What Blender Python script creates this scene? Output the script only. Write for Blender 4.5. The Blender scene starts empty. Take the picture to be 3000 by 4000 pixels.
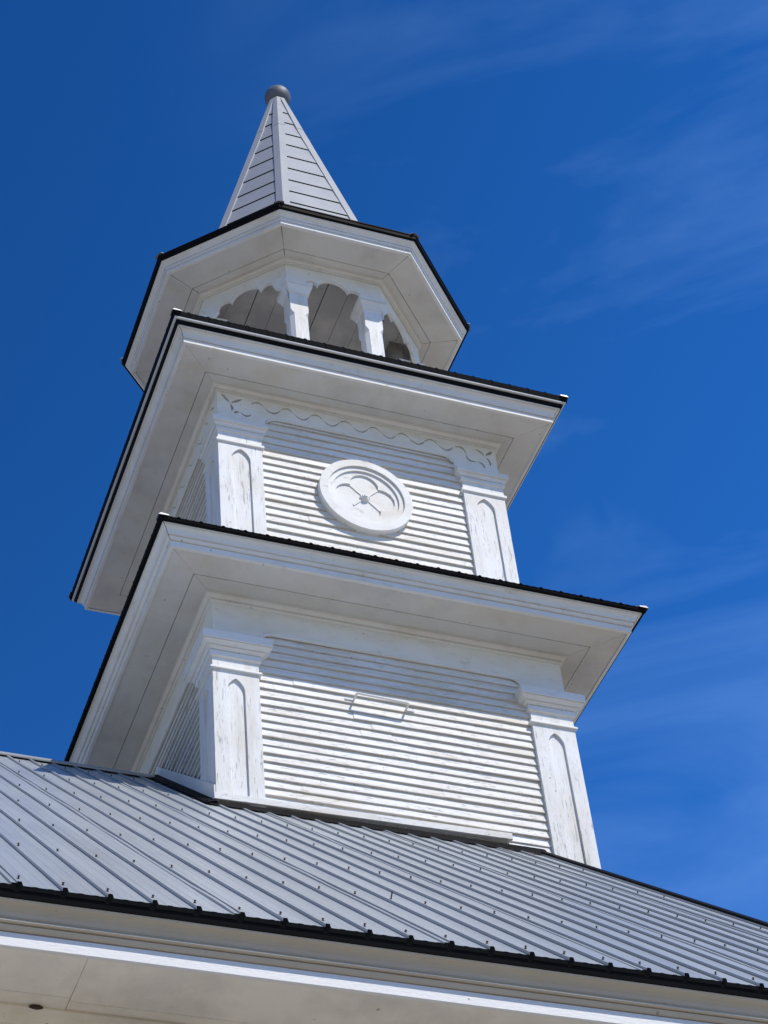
import bpy, bmesh, math, random
from mathutils import Vector, Matrix, Quaternion, noise
random.seed(7)
rad = math.radians
S = bpy.context.scene
COL = S.collection
Z0 = 10.58                                   # height of the drawing's datum above the ground

# ------------------------------------------------------------------ camera
cam_d = bpy.data.cameras.new('camera'); cam = bpy.data.objects.new('camera', cam_d); COL.objects.link(cam)
R_ = Vector((0.93795949, -0.33684522, -0.08226358))
U_ = Vector((-0.18750362, -0.69229058, 0.69683294))
F_ = Vector((0.29167514, 0.63817634, 0.71250022))
m = Matrix.Identity(4)
for i in range(3):
    m[i][0], m[i][1], m[i][2] = R_[i], U_[i], -F_[i]
m.translation = Vector((-6.54542, -16.43297, -8.97810 + Z0))
cam.matrix_world = m
cam_d.sensor_fit = 'VERTICAL'; cam_d.sensor_height = 36.0
cam_d.lens = 8139.36 * 36.0 / 4000.0
cam_d.clip_start = 0.1; cam_d.clip_end = 5000
S.camera = cam

# ------------------------------------------------------------------ sun and sky
SUN = Vector((0.300, -0.523, 0.798)).normalized()
sl = bpy.data.lights.new('sun', 'SUN'); sl.energy = 3.8; sl.angle = rad(0.53); sl.color = (1.0, 0.95, 0.855)
so = bpy.data.objects.new('sun', sl); COL.objects.link(so)
so.rotation_mode = 'QUATERNION'; so.rotation_quaternion = SUN.to_track_quat('Z', 'Y')
so.location = (10, -18, 45)
W = bpy.data.worlds.new('World'); S.world = W; W.use_nodes = True
wt = W.node_tree; wt.nodes.clear()
wo = wt.nodes.new('ShaderNodeOutputWorld'); bg = wt.nodes.new('ShaderNodeBackground')
sky = wt.nodes.new('ShaderNodeTexSky'); sky.sky_type = 'NISHITA'; sky.sun_disc = False
sky.sun_elevation = math.asin(SUN.z); sky.sun_rotation = math.atan2(SUN.x, SUN.y)
sky.altitude = 600; sky.air_density = 1.0; sky.dust_density = 0.15; sky.ozone_density = 5.0
hs = wt.nodes.new('ShaderNodeHueSaturation'); hs.inputs['Hue'].default_value = 0.511
hs.inputs['Saturation'].default_value = 1.30; hs.inputs['Value'].default_value = 1.0
tc = wt.nodes.new('ShaderNodeTexCoord'); mp = wt.nodes.new('ShaderNodeMapping')
mp.inputs['Scale'].default_value = (1.5, 4.0, 1.0); mp.inputs['Location'].default_value = (4.4, -8.2, 0)
# thin cirrus drawn out along one direction of the upper wind
wind = Vector((0.80, -0.60, 0.06)).normalized(); acr = wind.cross(Vector((0.29, 0.64, 0.71))).normalized()
rm = Matrix((wind, acr, wind.cross(acr))); mr = wt.nodes.new('ShaderNodeMapping'); mr.inputs['Rotation'].default_value = rm.to_euler()
n1 = wt.nodes.new('ShaderNodeTexNoise'); n1.inputs['Scale'].default_value = 2.6
n1.inputs['Detail'].default_value = 7; n1.inputs['Roughness'].default_value = 0.55; n1.inputs['Distortion'].default_value = 0.5
rp = wt.nodes.new('ShaderNodeMapRange'); rp.inputs['From Min'].default_value = 0.44; rp.inputs['From Max'].default_value = 0.80
rp.inputs['To Min'].default_value = 0.0; rp.inputs['To Max'].default_value = 0.20
mx = wt.nodes.new('ShaderNodeMix'); mx.data_type = 'RGBA'
mx.inputs[7].default_value = (2.6, 4.4, 8.0, 1)
L = wt.links.new
L(tc.outputs['Generated'], mr.inputs['Vector']); L(mr.outputs[0], mp.inputs['Vector']); L(mp.outputs[0], n1.inputs['Vector'])
L(n1.outputs['Fac'], rp.inputs['Value'])
cs = wt.nodes.new('ShaderNodeMath'); cs.operation = 'MULTIPLY'; L(rp.outputs[0], cs.inputs[0]); L(cs.outputs[0], mx.inputs[0])
L(sky.outputs[0], hs.inputs['Color']); L(hs.outputs[0], mx.inputs[6])
# thin high haze brightens the sky towards the sun's side
side = (R_ * 0.85 - U_ * 0.5).normalized()
dt = wt.nodes.new('ShaderNodeVectorMath'); dt.operation = 'DOT_PRODUCT'; dt.inputs[1].default_value = side
hz = wt.nodes.new('ShaderNodeMapRange'); hz.interpolation_type = 'SMOOTHSTEP'
hz.inputs['From Min'].default_value = -0.32; hz.inputs['From Max'].default_value = 0.34
hz.inputs['To Min'].default_value = 0.93; hz.inputs['To Max'].default_value = 1.52
vs = wt.nodes.new('ShaderNodeVectorMath'); vs.operation = 'SCALE'
L(tc.outputs['Generated'], dt.inputs[0]); L(dt.outputs['Value'], hz.inputs['Value'])
h2 = wt.nodes.new('ShaderNodeMapRange'); h2.interpolation_type = 'SMOOTHSTEP'
h2.inputs['From Min'].default_value = -0.12; h2.inputs['From Max'].default_value = 0.05
d2 = wt.nodes.new('ShaderNodeVectorMath'); d2.operation = 'DOT_PRODUCT'; d2.inputs[1].default_value = R_
L(tc.outputs['Generated'], d2.inputs[0]); L(d2.outputs['Value'], h2.inputs['Value']); L(h2.outputs[0], cs.inputs[1])
L(mx.outputs[2], vs.inputs[0]); L(hz.outputs[0], vs.inputs['Scale'])
L(vs.outputs[0], bg.inputs['Color']); bg.inputs['Strength'].default_value = 0.127
L(bg.outputs[0], wo.inputs['Surface'])
S.view_settings.view_transform = 'Standard'; S.view_settings.look = 'None'
S.view_settings.exposure = 0.10; S.view_settings.gamma = 1.0

# ------------------------------------------------------------------ materials
def nodes(name):
    mt = bpy.data.materials.new(name); mt.use_nodes = True
    nt = mt.node_tree; b = nt.nodes['Principled BSDF']
    return mt, nt, b
def N(nt, t, **kw):
    n = nt.nodes.new(t)
    for k, v in kw.items():
        if k in n.inputs: n.inputs[k].default_value = v
        else: setattr(n, k, v)
    return n
def coords(nt, scale):
    tcn = N(nt, 'ShaderNodeTexCoord'); oi = N(nt, 'ShaderNodeObjectInfo')
    mul = N(nt, 'ShaderNodeVectorMath', operation='SCALE'); mul.inputs[0].default_value = (13.7, 7.3, 5.1)
    nt.links.new(oi.outputs['Random'], mul.inputs['Scale'])
    add = N(nt, 'ShaderNodeVectorMath', operation='ADD')
    nt.links.new(tcn.outputs['Object'], add.inputs[0]); nt.links.new(mul.outputs[0], add.inputs[1])
    mpn = N(nt, 'ShaderNodeMapping', Scale=scale)
    nt.links.new(add.outputs[0], mpn.inputs['Vector'])
    return add.outputs[0], mpn.outputs[0]
def mask(nt, vec, scale, lo, hi, top=1.0, detail=6, rough=0.6, dist=0.0):
    t = N(nt, 'ShaderNodeTexNoise', Scale=scale, Detail=detail, Roughness=rough, Distortion=dist)
    nt.links.new(vec, t.inputs['Vector'])
    r = N(nt, 'ShaderNodeMapRange'); r.inputs[1].default_value = lo; r.inputs[2].default_value = hi
    r.inputs[3].default_value = 0; r.inputs[4].default_value = top
    nt.links.new(t.outputs['Fac'], r.inputs[0])
    return r.outputs[0], t.outputs['Fac']
def mixc(nt, fac, a, b):
    mm = N(nt, 'ShaderNodeMix', data_type='RGBA')
    if fac is not None: nt.links.new(fac, mm.inputs[0])
    for i, c in ((6, a), (7, b)):
        if hasattr(c, 'links'): nt.links.new(c, mm.inputs[i])
        else: mm.inputs[i].default_value = (*c, 1)
    return mm.outputs[2]

def paint(name, base=(0.80, 0.80, 0.79), grain=(1, 1, 1), peel=0.6, stain=0.5, crack=0.6, bump=0.5, rough=0.62, pscale=7.0, sgrain=None, mildew=0.0):
    """weathered oil paint on boards; grain stretches the flakes along the wood"""
    mt, nt, b = nodes(name)
    raw, g = coords(nt, grain)
    col = base
    f, _ = mask(nt, raw, 1.1, 0.42, 0.78, stain, 5)
    col = mixc(nt, f, col, (0.69, 0.65, 0.565))
    sg = g
    if sgrain:
        ms = N(nt, 'ShaderNodeMapping', Scale=sgrain); nt.links.new(raw, ms.inputs['Vector']); sg = ms.outputs[0]
    f, _ = mask(nt, sg, 2.2, 0.47, 0.68, stain * 0.8, 8, 0.65)
    col = mixc(nt, f, col, (0.60, 0.535, 0.43))
    pm, pn = mask(nt, g, pscale, 0.62 - 0.07 * peel, 0.68 - 0.07 * peel, min(1.0, peel), 10, 0.68)
    if mildew:
        f, _ = mask(nt, raw, 1.6, 0.48, 0.80, mildew, 9, 0.62, 0.3)
        col = mixc(nt, f, col, (0.40, 0.395, 0.385))
        f, _ = mask(nt, raw, 19.0, 0.70, 0.76, mildew, 6, 0.7)
        col = mixc(nt, f, col, (0.30, 0.29, 0.27))
    patch, _ = mask(nt, raw, 1.9, 0.34, 0.58, 1.0, 4)
    pmm = N(nt, 'ShaderNodeMath', operation='MULTIPLY'); nt.links.new(pm, pmm.inputs[0]); nt.links.new(patch, pmm.inputs[1]); pm = pmm.outputs[0]
    col = mixc(nt, pm, col, (0.58, 0.545, 0.48))
    cm, cn = mask(nt, g, 26.0, 0.665, 0.70, crack, 6, 0.7)
    col = mixc(nt, cm, col, (0.16, 0.14, 0.12))
    # knots and nail holes
    v = N(nt, 'ShaderNodeTexVoronoi', Scale=4.2); nt.links.new(raw, v.inputs['Vector'])
    lt = N(nt, 'ShaderNodeMath', operation='LESS_THAN'); lt.inputs[1].default_value = 0.045
    nt.links.new(v.outputs['Distance'], lt.inputs[0])
    sp = N(nt, 'ShaderNodeMath', operation='MULTIPLY'); sp.inputs[1].default_value = 0.6
    nt.links.new(lt.outputs[0], sp.inputs[0])
    col = mixc(nt, sp.outputs[0], col, (0.20, 0.17, 0.14))
    nt.links.new(col, b.inputs['Base Color'])
    b.inputs['Roughness'].default_value = rough
    b.inputs['Specular IOR Level'].default_value = 0.3
    # flakes stand up, bare wood lies lower
    fine, fn = mask(nt, g, 34.0, 0.0, 1.0, 0.55, 5, 0.7)
    inv = N(nt, 'ShaderNodeMath', operation='SUBTRACT'); nt.links.new(fine, inv.inputs[0]); nt.links.new(pm, inv.inputs[1])
    bp = N(nt, 'ShaderNodeBump', Strength=bump, Distance=0.006)
    nt.links.new(inv.outputs[0], bp.inputs['Height']); nt.links.new(bp.outputs[0], b.inputs['Normal'])
    return mt
def metal_paint(name, base, rough=0.4, var=0.12, metallic=0.0, grain=(1, 1, 1), bump=0.0, spec=0.5):
    mt, nt, b = nodes(name)
    raw, g = coords(nt, grain)
    f, _ = mask(nt, g, 1.6, 0.3, 0.75, 1.0, 6)
    dk = tuple(c * (1 - var) for c in base); lt = tuple(min(1, c * (1 + var)) for c in base)
    col = mixc(nt, f, dk, lt)
    f2, _ = mask(nt, raw, 30.0, 0.66, 0.72, 0.35, 3)
    col = mixc(nt, f2, col, tuple(c * 0.55 for c in base))
    nt.links.new(col, b.inputs['Base Color'])
    r, _ = mask(nt, g, 2.3, 0.3, 0.8, 0.16, 4)
    ad = N(nt, 'ShaderNodeMath', operation='ADD'); ad.inputs[1].default_value = rough - 0.06
    nt.links.new(r, ad.inputs[0]); nt.links.new(ad.outputs[0], b.inputs['Roughness'])
    b.inputs['Metallic'].default_value = metallic; b.inputs['Specular IOR Level'].default_value = spec
    if bump:
        _, q = mask(nt, g, 1.8, 0, 1, 1, 3)
        bp = N(nt, 'ShaderNodeBump', Strength=bump, Distance=0.02)
        nt.links.new(q, bp.inputs['Height']); nt.links.new(bp.outputs[0], b.inputs['Normal'])
    return mt
def plain(name, base, rough=0.8):
    return metal_paint(name, base, rough, 0.15)

M_SIDING = paint('flaking_white_siding', (0.80, 0.79, 0.775), (0.6, 1, 3.0), peel=0.62, stain=0.95, crack=0.7, bump=0.9, pscale=20.0, sgrain=(0.4, 1, 4.2))
M_SIDE2 = paint('flaking_white_siding_upper', (0.82, 0.815, 0.80), (0.6, 1, 3.0), peel=0.60, stain=0.85, crack=0.7, bump=0.8, pscale=20.0, sgrain=(0.4, 1, 3.8))
M_BUTT = paint('worn_shade_toned_board_edges', (0.56, 0.515, 0.45), (0.6, 1, 2.0), peel=0.9, stain=0.8, crack=0.9, bump=0.8, pscale=20.0)  # worn edge colour, with the shade under each butt painted in
M_PIL = paint('flaking_white_uprights', (0.81, 0.81, 0.805), (3.4, 3.4, 0.26), peel=0.52, stain=0.65, crack=0.85, bump=1.2, pscale=17.0, sgrain=(3.0, 3.0, 0.5))
M_TRIM = paint('white_trim', (0.79, 0.785, 0.765), (0.9, 0.9, 2.0), peel=0.50, stain=0.45, crack=0.75, bump=0.45)
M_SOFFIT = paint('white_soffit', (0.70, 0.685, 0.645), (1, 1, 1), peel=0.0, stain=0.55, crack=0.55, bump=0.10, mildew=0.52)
M_MED = paint('flaking_white_carving', (0.80, 0.795, 0.775), (0.9, 1, 2.0), peel=0.55, stain=0.62, crack=0.5, bump=0.7)
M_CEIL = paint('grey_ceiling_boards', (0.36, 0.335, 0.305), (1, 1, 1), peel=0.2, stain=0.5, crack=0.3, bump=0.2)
M_FASCIA = paint('fresh_white_fascia', (0.79, 0.785, 0.775), (0.7, 1, 3.0), peel=0.0, stain=0.12, crack=0.15, bump=0.9)
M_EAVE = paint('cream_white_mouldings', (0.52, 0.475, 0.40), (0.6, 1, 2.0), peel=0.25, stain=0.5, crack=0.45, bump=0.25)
M_EAVESOF = paint('cream_white_soffit', (0.90, 0.86, 0.775), (1, 1, 1), peel=0.0, stain=0.45, crack=0.5, bump=0.08, mildew=0.55)
M_ROOF = metal_paint('grey_roof_sheet', (0.345, 0.365, 0.378), 0.34, 0.12, 0.0, (2.0, 0.25, 0.25), 0.10, 0.6)
M_TRIMDARK = metal_paint('black_drip_trim', (0.008, 0.008, 0.009), 0.6, 0.2, 0.0, (1, 1, 1), 0, 0.04)
M_EDGE = metal_paint('dark_sheet_edge', (0.010, 0.011, 0.012), 0.6, 0.2, 0.0, (1, 1, 1), 0, 0.04)
M_CAP = metal_paint('pale_grey_cap', (0.33, 0.34, 0.35), 0.4, 0.08)
M_SPIRE = metal_paint('pale_spire_metal', (0.335, 0.345, 0.365), 0.45, 0.06, 0.0, (1, 1, 1), 0.06, 0.3)
M_SPGAP = plain('dark_gap', (0.015, 0.016, 0.02))
M_BALL = metal_paint('weathered_grey_ball', (0.135, 0.147, 0.172), 0.55, 0.25, 0.0, (4, 4, 4), 0.4, 0.35)
M_STRIP = metal_paint('white_metal_strip', (0.62, 0.62, 0.62), 0.3, 0.03)
M_SCREW = metal_paint('rusty_screw', (0.09, 0.055, 0.04), 0.6, 0.3)
M_VOID = plain('dark_cavity', (0.02, 0.02, 0.02))
M_ROD = paint('painted_iron', (0.74, 0.73, 0.70), (1, 1, 1), peel=0.3, stain=0.4, crack=0.3, bump=0.3)
M_HOLE = plain('dark_hole', (0.045, 0.03, 0.018))
M_FRAME = paint('old_grey_timber', (0.13, 0.115, 0.10), (2, 2, 0.5), peel=0.4, stain=0.4, crack=0.5, bump=0.5)
M_GROUND = metal_paint('pale_gravel', (0.265, 0.222, 0.160), 0.9, 0.2, 0, (1, 1, 1), 0, 0.1)

# ------------------------------------------------------------------ mesh helpers
def link(name, me, mats, parent=None):
    ob = bpy.data.objects.new(name, me); COL.objects.link(ob)
    for q in (mats if isinstance(mats, (list, tuple)) else [mats]): me.materials.append(q)
    if parent is not None: ob.parent = parent
    return ob
class MB:
    def __init__(s): s.v, s.f, s.mi = [], [], []
    def vert(s, p): s.v.append((p[0], p[1], p[2] + Z0)); return len(s.v) - 1
    def face(s, ids, mi=0): s.f.append(tuple(ids)); s.mi.append(mi)
    def poly(s, pts, mi=0): s.face([s.vert(p) for p in pts], mi)
    def box(s, x0, x1, y0, y1, z0, z1, mi=0):
        i = [s.vert(p) for p in ((x0, y0, z0), (x1, y0, z0), (x1, y1, z0), (x0, y1, z0), (x0, y0, z1), (x1, y0, z1), (x1, y1, z1), (x0, y1, z1))]
        for q in ((0, 3, 2, 1), (4, 5, 6, 7), (0, 1, 5, 4), (1, 2, 6, 5), (2, 3, 7, 6), (3, 0, 4, 7)): s.face([i[k] for k in q], mi)
    def prism(s, bottom, top, mi=0):
        n = len(bottom); a = [s.vert(p) for p in bottom]; b = [s.vert(p) for p in top]
        s.face(a[::-1], mi); s.face(b, mi)
        for k in range(n): s.face((a[k], a[(k + 1) % n], b[(k + 1) % n], b[k]), mi)
    def ring(s, rings, closed=True, mi=0, mis=None):
        """loft between successive closed rings of points"""
        ids = [[s.vert(p) for p in r] for r in rings]
        n = len(rings[0])
        for j in range(len(ids) - 1):
            for k in range(n):
                s.face((ids[j][k], ids[j][(k + 1) % n], ids[j + 1][(k + 1) % n], ids[j + 1][k]), mis[j] if mis else mi)
        return ids
    def tube(s, pts, r, n=8, mi=0):
        ids = []
        for i, p in enumerate(pts):
            p = Vector(p); d = (Vector(pts[min(i + 1, len(pts) - 1)]) - Vector(pts[max(i - 1, 0)])).normalized()
            a = d.orthogonal().normalized() if i == 0 else (a - a.dot(d) * d).normalized()
            b2 = d.cross(a)
            ids.append([s.vert(p + r * (math.cos(t) * a + math.sin(t) * b2)) for t in (2 * math.pi * k / n for k in range(n))])
        for j in range(len(ids) - 1):
            for k in range(n): s.face((ids[j][k], ids[j][(k + 1) % n], ids[j + 1][(k + 1) % n], ids[j + 1][k]), mi)
        s.face(ids[0][::-1], mi); s.face(ids[-1], mi)
    def build(s, name, mats, parent=None, smooth=False, fix=True):
        me = bpy.data.meshes.new(name); me.from_pydata(s.v, [], s.f)
        for p, q in zip(me.polygons, s.mi): p.material_index = q; p.use_smooth = smooth
        if fix:
            bm = bmesh.new(); bm.from_mesh(me); bmesh.ops.recalc_face_normals(bm, faces=bm.faces); bm.to_mesh(me); bm.free()
        me.update()
        return link(name, me, mats, parent)

def sq(h): return lambda d: [(-h - d, -h - d), (h + d, -h - d), (h + d, h + d), (-h - d, h + d)]
def square(h, z, cx=0, cy=0): return [(cx - h, cy - h, z), (cx + h, cy - h, z), (cx + h, cy + h, z), (cx - h, cy + h, z)]
OX = -0.022
def octo(h, z, c=0.43):
    q = c * h
    return [(x + OX, y, z) for x, y in ((-q, -h), (q, -h), (h, -q), (h, q), (q, h), (-q, h), (-h, q), (-h, -q))]

def plate_mesh(loops, y0, y1):
    """board in the XZ plane with real holes; y0 is its front face, y1 its back"""
    cu = bpy.data.curves.new('tmp', 'CURVE'); cu.dimensions = '2D'; cu.fill_mode = 'BOTH'; cu.extrude = 0.5
    for lp in loops:
        sp_ = cu.splines.new('POLY'); sp_.points.add(len(lp) - 1); sp_.use_cyclic_u = True
        for pt, (x, z) in zip(sp_.points, lp): pt.co = (x, z, 0, 1)
    ob = bpy.data.objects.new('tmp', cu); COL.objects.link(ob)
    dg = bpy.context.evaluated_depsgraph_get()
    me = bpy.data.meshes.new_from_object(ob.evaluated_get(dg))
    for v in me.vertices:
        x, z, t = v.co; v.co = (x, y0 if t > 0 else y1, z + Z0)
    me.materials.clear()
    bpy.data.objects.remove(ob); bpy.data.curves.remove(cu)
    bm = bmesh.new(); bm.from_mesh(me); bmesh.ops.remove_doubles(bm, verts=bm.verts, dist=1e-5)
    bmesh.ops.recalc_face_normals(bm, faces=bm.faces); bm.to_mesh(me); bm.free()
    for p in me.polygons: p.use_smooth = False
    return me
def plate(name, loops, y0, y1, mats, parent=None): return link(name, plate_mesh(loops, y0, y1), mats, parent)
def join_meshes(name, mes, mats, parent=None):
    bm = bmesh.new()
    for me in mes: bm.from_mesh(me)
    out = bpy.data.meshes.new(name); bm.to_mesh(out); bm.free()
    return link(name, out, mats, parent)
def mesh_of(mb):
    me = bpy.data.meshes.new('tmp'); me.from_pydata(mb.v, [], mb.f)
    bm = bmesh.new(); bm.from_mesh(me); bmesh.ops.recalc_face_normals(bm, faces=bm.faces); bm.to_mesh(me); bm.free()
    return me
def turned(ob, quarter):
    """copies of a part (with its sub-parts) for the other sides of the tower"""
    c = ob.copy(); COL.objects.link(c); c.parent = ob.parent
    c.rotation_euler.z = quarter * math.pi / 2
    for ch in list(ob.children):
        d = ch.copy(); COL.objects.link(d); d.parent = c
    return c
def arc(cx, cz, rx, rz, a0, a1, n):
    return [(cx + rx * math.cos(rad(a0 + (a1 - a0) * i / n)), cz + rz * math.sin(rad(a0 + (a1 - a0) * i / n))) for i in range(n + 1)]

def thing(name, label, cat, loc=(0, 0, 0)):
    o = bpy.data.objects.new(name, None); COL.objects.link(o); o.location = loc
    o['label'] = label; o['category'] = cat
    return o

# ------------------------------------------------------------------ ground
g = MB(); G = -Z0
g.poly([(-1500, -1500, G), (1500, -1500, G), (1500, 1500, G), (-1500, 1500, G)])
gr = g.build('ground', M_GROUND); gr['kind'] = 'structure'

# ------------------------------------------------------------------ the church (nave)
church = thing('church', 'white church with grey ribbed metal roof and deep moulded eaves, below the steeple', 'church')
YE, ZE, T = -8.0316, -2.8212, math.tan(0.747)
PITCH = 0.2286; RX0 = -4.8923
XL, XR = RX0 - 48 * PITCH - 0.05, 1.335
def roofz(y): return ZE + (y - YE) * T
def roof_profile():
    """x, height pairs across the sheet, major rib at every pitch, low swages between"""
    out = []; i0 = -48; i1 = 27
    for i in range(i0, i1 + 1):
        c = RX0 + i * PITCH
        lap = (i % 5 == 0)
        if lap: out += [(c - 0.046, 0.0, 0), (c - 0.0455, 0.0045, 1)]
        out += [(c - 0.0175, 0.0015 if not lap else 0.006, 1 if lap else 0), (c - 0.0185, 0.0195, 0), (c + 0.003, 0.0195, 0), (c + 0.014, 0.0, 0)]
        for u in (1 / 3, 2 / 3):
            m_ = c + u * PITCH
            out += [(m_ - 0.017, 0.0, 0), (m_ - 0.009, 0.0020, 0), (m_ + 0.009, 0.0020, 0), (m_ + 0.017, 0.0, 0)]
    return [p for p in out if p[0] < XR - 0.01]
NRM = Vector((0, -math.sin(0.747), math.cos(0.747)))
def front_sheet():
    mb = MB(); prof = roof_profile()
    ys = [YE + (0 - YE) * i / 40 for i in range(41)]
    ids = []
    for x, hgt, lp in prof:
        col = []
        for j, y in enumerate(ys):
            h2 = hgt
            if lp: h2 += max(0, noise.noise((x * 3.1, y * 1.1, 4.0))) * 0.013 + max(0, noise.noise((x * 1.7, y * 0.4, 9.0))) * 0.010
            h2 += 0.0022 * noise.noise((x * 1.3, y * 0.9, 2.0))
            col.append(mb.vert((x, y + NRM.y * h2, roofz(y) + NRM.z * h2)))
        ids.append(col)
    for a, b in zip(ids, ids[1:]):
        for j in range(40): mb.face((a[j], b[j], b[j + 1], a[j + 1]), 0)
    # dark cut edge hanging at the eave
    lo = [mb.vert((p[0], YE + 0.004, ZE - 0.022)) for p in prof]
    top = [mb.vert((p[0], YE - 0.004 + NRM.y * p[1], ZE + NRM.z * p[1])) for p in prof]
    for k in range(len(prof) - 1): mb.face((lo[k], lo[k + 1], top[k + 1], top[k]), 1)
    # screws through the ribs in rows up the slope
    for i in range(-48, 28):
        c = RX0 + i * PITCH
        if c > XR - 0.02: continue
        for r in range(7):
            d = 0.117 + r * 1.6528 + random.uniform(-0.012, 0.012)
            y = YE + d * math.cos(0.747)
            if y > -0.1: continue
            base = Vector((c + random.uniform(-0.004, 0.004), y, roofz(y))) + NRM * 0.0185
            tilt = (NRM + Vector((random.uniform(-.12, .12), random.uniform(-.12, .12), 0))).normalized()
            hgt = 0.012 + random.random() * 0.005
            if i == 11 and r == 1: hgt = 0.045
            mb.tube([base, base + tilt * 0.0035], 0.0085, 8, 2)
            mb.tube([base + tilt * 0.003, base + tilt * hgt], 0.0045, 6, 2)
            mb.tube([base + tilt * (hgt - 0.005), base + tilt * (hgt + 0.002)], 0.0065, 6, 2)
    return mb
fs = front_sheet().build('roof', [M_ROOF, M_EDGE, M_SCREW], church, fix=False)
bs = MB(); prof = roof_profile(); b0 = [bs.vert((p[0], 0.0, roofz(0) + p[1])) for p in prof]; b1 = [bs.vert((p[0], -YE, ZE + p[1])) for p in prof]
for k in range(len(prof) - 1): bs.face((b0[k], b0[k + 1], b1[k + 1], b1[k]))
bs.build('roof', M_ROOF, church, fix=False)
rc = MB()
for x0, x1 in ((XL, -7.9), (-7.915, -4.9), (-4.915, -1.90)):
    dz = 0.0 if x0 < -7.95 else (0.004 if x0 < -5 else 0.002)
    def capsec(x): return [(x, -0.13, roofz(-0.13) + 0.027 + dz), (x, -0.135, roofz(-0.135) + 0.045 + dz), (x, -0.03, roofz(-0.03) + 0.056 + dz), (x, 0.0, roofz(0) + 0.055 + dz), (x, 0.03, roofz(-0.03) + 0.056 + dz), (x, 0.135, roofz(-0.135) + 0.045 + dz), (x, 0.13, roofz(-0.13) + 0.027 + dz)]
    a = [rc.vert(p) for p in capsec(x0)]; b = [rc.vert(p) for p in capsec(x1)]
    for k in range(6): rc.face((a[k], a[k + 1], b[k + 1], b[k]))
rc.build('ridge_cap', M_CAP, church)
# rake trim: dark folded metal over the sheet's edge
rk = MB()
for s, ya, yb in ((1, YE - 0.01, 0.0), (-1, 0.0, -YE + 0.01)):
    def sec(y):
        z = roofz(-abs(y))
        return [(XR - 0.075, y, z + 0.024), (XR - 0.070, y, z + 0.050), (XR + 0.022, y, z + 0.052), (XR + 0.024, y, z - 0.13), (XR + 0.010, y, z - 0.13)]
    a = [rk.vert(p) for p in sec(ya)]; b = [rk.vert(p) for p in sec(yb)]
    for k in range(4): rk.face((a[k], a[k + 1], b[k + 1], b[k]))
rk.build('rake_trim', M_TRIMDARK, church)
# eave cornice
def run(name, prof, mats, parent, x0=XL, x1=XR - 0.01, mis=None, nseg=1, wob=0.0):
    mb = MB(); xs = [x0 + (x1 - x0) * i / nseg for i in range(nseg + 1)]
    ids = [[mb.vert((x, y + wob * noise.noise((x * 1.2, k * 0.7, 3)), z + wob * noise.noise((x * 0.9, k * 0.5, 7)))) for k, (y, z) in enumerate(prof)] for x in xs]
    for a, b in zip(ids, ids[1:]):
        for k in range(len(prof) - 1): mb.face((a[k], a[k + 1], b[k + 1], b[k]), mis[k] if mis else 0)
    return mb.build(name, mats, parent, fix=False)
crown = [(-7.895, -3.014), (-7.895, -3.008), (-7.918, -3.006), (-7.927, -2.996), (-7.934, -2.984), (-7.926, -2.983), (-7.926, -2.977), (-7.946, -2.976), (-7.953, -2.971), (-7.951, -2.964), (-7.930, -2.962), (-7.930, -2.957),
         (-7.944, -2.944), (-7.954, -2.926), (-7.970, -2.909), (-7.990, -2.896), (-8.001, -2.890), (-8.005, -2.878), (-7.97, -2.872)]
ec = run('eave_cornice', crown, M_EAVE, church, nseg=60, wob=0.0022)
run('fascia', [(-7.62, -3.074), (-7.882, -3.074), (-7.884, -3.090), (-7.903, -3.092), (-7.908, -3.088), (-7.908, -3.012), (-7.895, -3.011)], M_FASCIA, ec, nseg=60, wob=0.0015)
run('drip_edge', [(-7.99, -2.884), (-8.010, -2.879), (-8.012, -2.879), (-8.024, -2.838), (-7.90, -2.73)], M_TRIMDARK, ec)
sf = MB(); zs = -3.080
for x0, x1, dz in ((XL, -4.509, 0.0), (-4.505, XR - 0.02, 0.0015)):
    sf.box(x0, x1, -7.880, -7.515 if x0 < -5 else -7.482, zs + dz, zs + 0.02)
    sf.box(x0, x1, -7.511 if x0 < -5 else -7.478, -7.20, zs + dz + 0.001, zs + 0.021)
sf.box(XL, XR - 0.02, -7.885, -7.18, zs + 0.024, zs + 0.034, 1)
sf.build('soffit', [M_EAVESOF, M_VOID], ec)
run('bed_moulding', [(-7.405, -3.078), (-7.408, -3.094), (-7.392, -3.100), (-7.372, -3.104), (-7.345, -3.125), (-7.335, -3.150), (-7.325, -3.150), (-7.325, -3.165), (-7.30, -3.170), (-7.30, -3.42), (-7.25, -3.43)], M_EAVESOF, ec, nseg=60, wob=0.002)
knob = bpy.data.meshes.new('moulding_hole'); bm = bmesh.new(); bmesh.ops.create_uvsphere(bm, u_segments=20, v_segments=12, radius=1.0)  # hole in the bed moulding, its darkness modelled as a dark raised lump
for v in bm.verts:
    n_ = 1 + 0.18 * noise.noise(v.co * 2.5)
    v.co = Vector((-4.660 + v.co.x * 0.036 * n_, -7.412 + v.co.y * 0.012, -3.090 + Z0 + v.co.z * 0.012 * n_))
bm.to_mesh(knob); bm.free()
nb = link('moulding_hole', knob, M_HOLE); nb['label'] = 'small dark hole in the eave moulding at the bottom left, modelled as a raised lump'; nb['category'] = 'wasp nest'
# walls under the eaves and the gable ends
wl = MB()
wl.box(XL + 0.6, XR - 0.35, -7.25, 7.25, -Z0 + 0.001, -3.0)
wl.prism([(XL + 0.6, -7.25, -3.0), (XL + 0.6, 7.25, -3.0), (XL + 0.6, 0, 3.8)], [(XR - 0.35, -7.25, -3.0), (XR - 0.35, 7.25, -3.0), (XR - 0.35, 0, 3.8)])
wl.build('wall', M_SIDING, church)

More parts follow.
